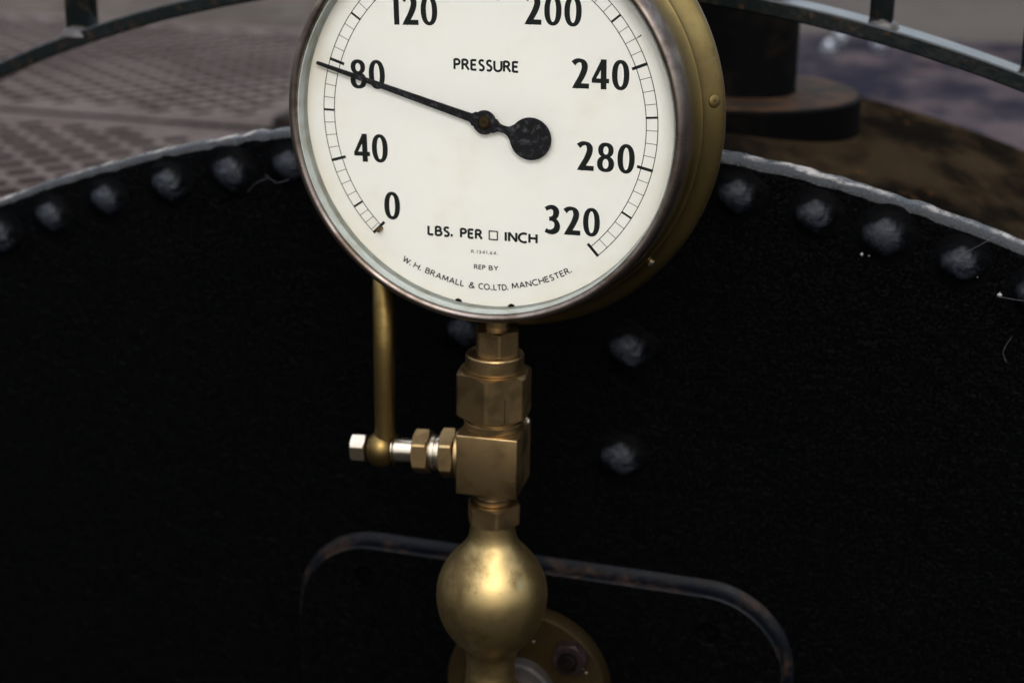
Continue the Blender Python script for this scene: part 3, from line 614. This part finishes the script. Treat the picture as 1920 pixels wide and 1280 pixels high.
# ------------------------------------------------------------------ railing: an arched flat bar with posts
RX, RZ, RY = -.030, -.900, .200
rl = thing('railing', 'dark green arched railing bar with square posts behind the boiler rim', 'railing', (RX, RY, RZ))
def arch(rad, h, dep, a_from, a_to, name):
    vs, fs = [], []; n = 120; sec = [(-h/2, 0), (-h/2+.001, -.001), (h/2-.001, -.001), (h/2, 0), (h/2, dep), (-h/2, dep)]
    for i in range(n+1):
        t = R(a_from+(a_to-a_from)*i/n)
        for dr, dy in sec: vs.append((RX+(rad+dr)*math.sin(t), RY+dy, RZ+(rad+dr)*math.cos(t)))
    k = len(sec)
    for i in range(n):
        for j in range(k): fs.append((i*k+j, i*k+(j+1) % k, (i+1)*k+(j+1) % k, (i+1)*k+j))
    fs += [tuple(range(k)), tuple(n*k+j for j in range(k))]
    return loc_parent(mesh(name, vs, fs, 'rail', None, 30), rl)
arch(.950, .0098, .026, -34, 34, 'rail_bar'); arch(1.20, .0098, .026, -34, 34, 'rail_bar')
for x, w in ((-.3545, .018), (.1795, .0135), (.2680, .0135), (-.10, .014), (-.20, .014), (.04, .014)):
    z0 = RZ+math.sqrt((.950+.0046)**2-(x-RX)**2); z1 = RZ+math.sqrt(1.197**2-(x-RX)**2)
    if x in (-.10, -.20, .04) : pass
    loc_parent(bevel_box('post', 'rail', None, w, .014, z1-z0, (x, RY+.011, (z0+z1)/2), 0, .0012), rl)
    if x in (-.3545, .1795, .268):
        rr = random.Random(int(x*1000)); wb = [(rr.gauss(0, .0006), rr.random()*6, q) for q in (2, 3, 5)]
        loc_parent(mesh('weld', *revolve([(w*.5+.0042, -.0025), (w*.5+.003, .0006), (w*.5+.0008, .0024), (w*.4, .004)], (0, 0, 1), (x, RY+.010, z0), 24, lambda i, k: sum(a_*math.sin(q*k/24*6.283+p+i) for a_, p, q in wb)), 'weld', None, 60), rl)
for a_ in (-33, 33):
    t = R(a_); p0 = Vector((RX+.946*math.sin(t), RY+.013, RZ+.946*math.cos(t))); p1 = Vector((RX+.84*math.sin(t), RY+.013, RZ+.84*math.cos(t)-.02))
    loc_parent(tube('bracket', [p0, p1], .006, 'rail', None, 12), rl)

# ------------------------------------------------------------------ slotted deck plates on the left
def clip(poly, x0, x1, y0, y1):
    for ax, s, lim in ((0, 1, x0), (0, -1, x1), (1, 1, y0), (1, -1, y1)):
        o_ = []
        for i in range(len(poly)):
            a_, c_ = poly[i-1], poly[i]; ia, ic = (a_[ax]-lim)*s >= 0, (c_[ax]-lim)*s >= 0
            if ia != ic:
                t = (lim-a_[ax])/(c_[ax]-a_[ax]); o_.append((a_[0]+(c_[0]-a_[0])*t, a_[1]+(c_[1]-a_[1])*t))
            if ic: o_.append(c_)
        poly = o_
        if not poly: break
    return poly
def deck(label, x0, x1, y0, y1, z, ang, pu, pv, su, sv, phase=(0, 0)):
    t_ = thing('deck_plate', label, 'floor plate', ((x0+x1)/2, (y0+y1)/2, z-.012), 'slotted iron deck plates')
    u = Vector((math.cos(ang), math.sin(ang))); v = Vector((-u.y, u.x)); vs, fs = [], []
    cs_ = [Vector(q) for q in ((x0, y0), (x1, y0), (x1, y1), (x0, y1))]
    us = [c.dot(u) for c in cs_]; vv = [c.dot(v) for c in cs_]
    def face(pts, zz):
        b0 = len(vs); vs.extend((q[0], q[1], zz) for q in pts); fs.append(tuple(range(b0, b0+len(pts))))
    mg = .022
    for i in range(int(min(us)/pu)-2, int(max(us)/pu)+3):
        for j in range(int(min(vv)/pv)-2, int(max(vv)/pv)+3):
            a_, c_ = i*pu+phase[0], j*pv+phase[1]
            P = lambda p, q: u*(a_+p)+v*(c_+q)
            quad = [P(0, 0), P(pu, 0), P(pu, pv), P(0, pv)]
            if all(x0+mg < q.x < x1-mg and y0+mg < q.y < y1-mg for q in quad):
                e0, e1, g0, g1 = (pu-su)/2, (pu+su)/2, (pv-sv)/2, (pv+sv)/2
                for p0, p1, q0, q1 in ((0, pu, 0, g0), (0, pu, g1, pv), (0, e0, g0, g1), (e1, pu, g0, g1)): face([P(p0, q0), P(p1, q0), P(p1, q1), P(p0, q1)], z)
                hole = [P(e0, g0), P(e1, g0), P(e1, g1), P(e0, g1)]
                for k in range(4):
                    h0, h1 = hole[k], hole[(k+1) % 4]; b0 = len(vs); vs.extend([(h0.x, h0.y, z), (h1.x, h1.y, z), (h1.x, h1.y, z-.018), (h0.x, h0.y, z-.018)]); fs.append((b0, b0+1, b0+2, b0+3))
            else:
                q = clip([(w.x, w.y) for w in quad], x0, x1, y0, y1)
                if len(q) >= 3: face(q, z)
    me = bpy.data.meshes.new('slotted_sheet'); me.from_pydata(vs, [], fs); o = link('slotted_sheet', me, 'deck', None, None); me.materials.append(M['under'])
    for f in me.polygons:
        if abs(f.normal.z) < .5: f.material_index = 1; loc_parent(o, t_)  # shade inside the slots put into the wall colour
    loc_parent(bevel_box('tray', 'under', None, x1-x0+.004, y1-y0+.004, .03, ((x0+x1)/2, (y0+y1)/2, z-.0335), 0, .001), t_)
    return t_
ang = R(48)
deck('near slotted iron deck plate left of the gauge, larger slots, nearest the rim', -1.9, -.44, .30, .818, -.2, ang, .0365, .036, .0270, .0185, (.010, .004))
deck('far slotted iron deck plate at upper left, finer slots, beyond the brown seam', -2.6, -.505, .834, 1.50, -.2, ang+R(3), .0365, .034, .0265, .0175)
o = bevel_box('deck_border', 'under', None, .06, .78, .05, (-.470, 1.225, -.212), 0, .004); tag(o, 'brown iron edging strip beside the far slotted plate', 'edging')
o = bevel_box('walkway', 'ground', None, 6.0, 3.0, .10, (-3.2, 3.02, -.262), 0, .01); o['kind'] = 'structure'

# ------------------------------------------------------------------ dust and cobwebs
vs, fs = [], []
rr = random.Random(11)
def speck(c, r):
    b0 = len(vs); c = Vector(c)
    for d in ((1, 0, 0), (-1, 0, 0), (0, 1, 0), (0, -1, 0), (0, 0, 1), (0, 0, -1)): vs.append(c+Vector(d)*r*rr.uniform(.6, 1.3))
    for a_ in (0, 1):
        for c_ in (2, 3):
            for e_ in (4, 5): fs.append((b0+a_, b0+c_, b0+e_))
for q, r in (((.2633, D-.001, -.0985), .0026), ((.2505, D-.001, -.0893), .0018), ((.1872, D-.001, -.0825), .0016), ((.1910, D-.001, -.0830), .0008)): speck(q, r*.6)
for k in range(26):
    a_ = rr.uniform(-60, 90); r = rr.choice((rr.uniform(.005, .021), rr.uniform(.030, .0505))); y = .0603 if r < .022 else .0700
    speck((FX+r*math.sin(R(a_)), y, FZ+r*math.cos(R(a_))), rr.uniform(.0003, .0011))
o = mesh('dust_specks', vs, fs, 'dust', None, None); o['kind'] = 'stuff'; o['label'] = 'pale crumbs of dust caught on the black plate and the brass flange'; o['category'] = 'dust'
def web(label, strands):
    t_ = thing('cobweb', label, 'cobweb', strands[0][0], 'cobwebs on the boiler')
    for s_ in strands: loc_parent(tube('strand', cat(s_, 6), .0001, 'silk', None, 5), t_)
web('fine cobweb strand hanging by the rivet left of the gauge', [[(-.187, D-.002, -.078), (-.180, D-.006, -.071), (-.170, D-.008, -.066)], [(-.172, D-.008, -.064), (-.166, D-.006, -.069), (-.158, D-.004, -.067)]])
web('fine cobweb strand under the rim at far right', [[(.240, D-.010, -.076), (.252, D-.012, -.067), (.262, D-.008, -.061)], [(.262, D-.004, -.0985), (.272, D-.004, -.0995), (.280, D-.003, -.100)], [(.271, D-.005, -.136), (.2685, D-.006, -.129), (.272, D-.005, -.121)]])
web('faint cobweb strand across the upper right of the brass gauge case', [[(.1095, .0155, .034), (.112, .019, .0355), (.1140, .0222, .037)]])
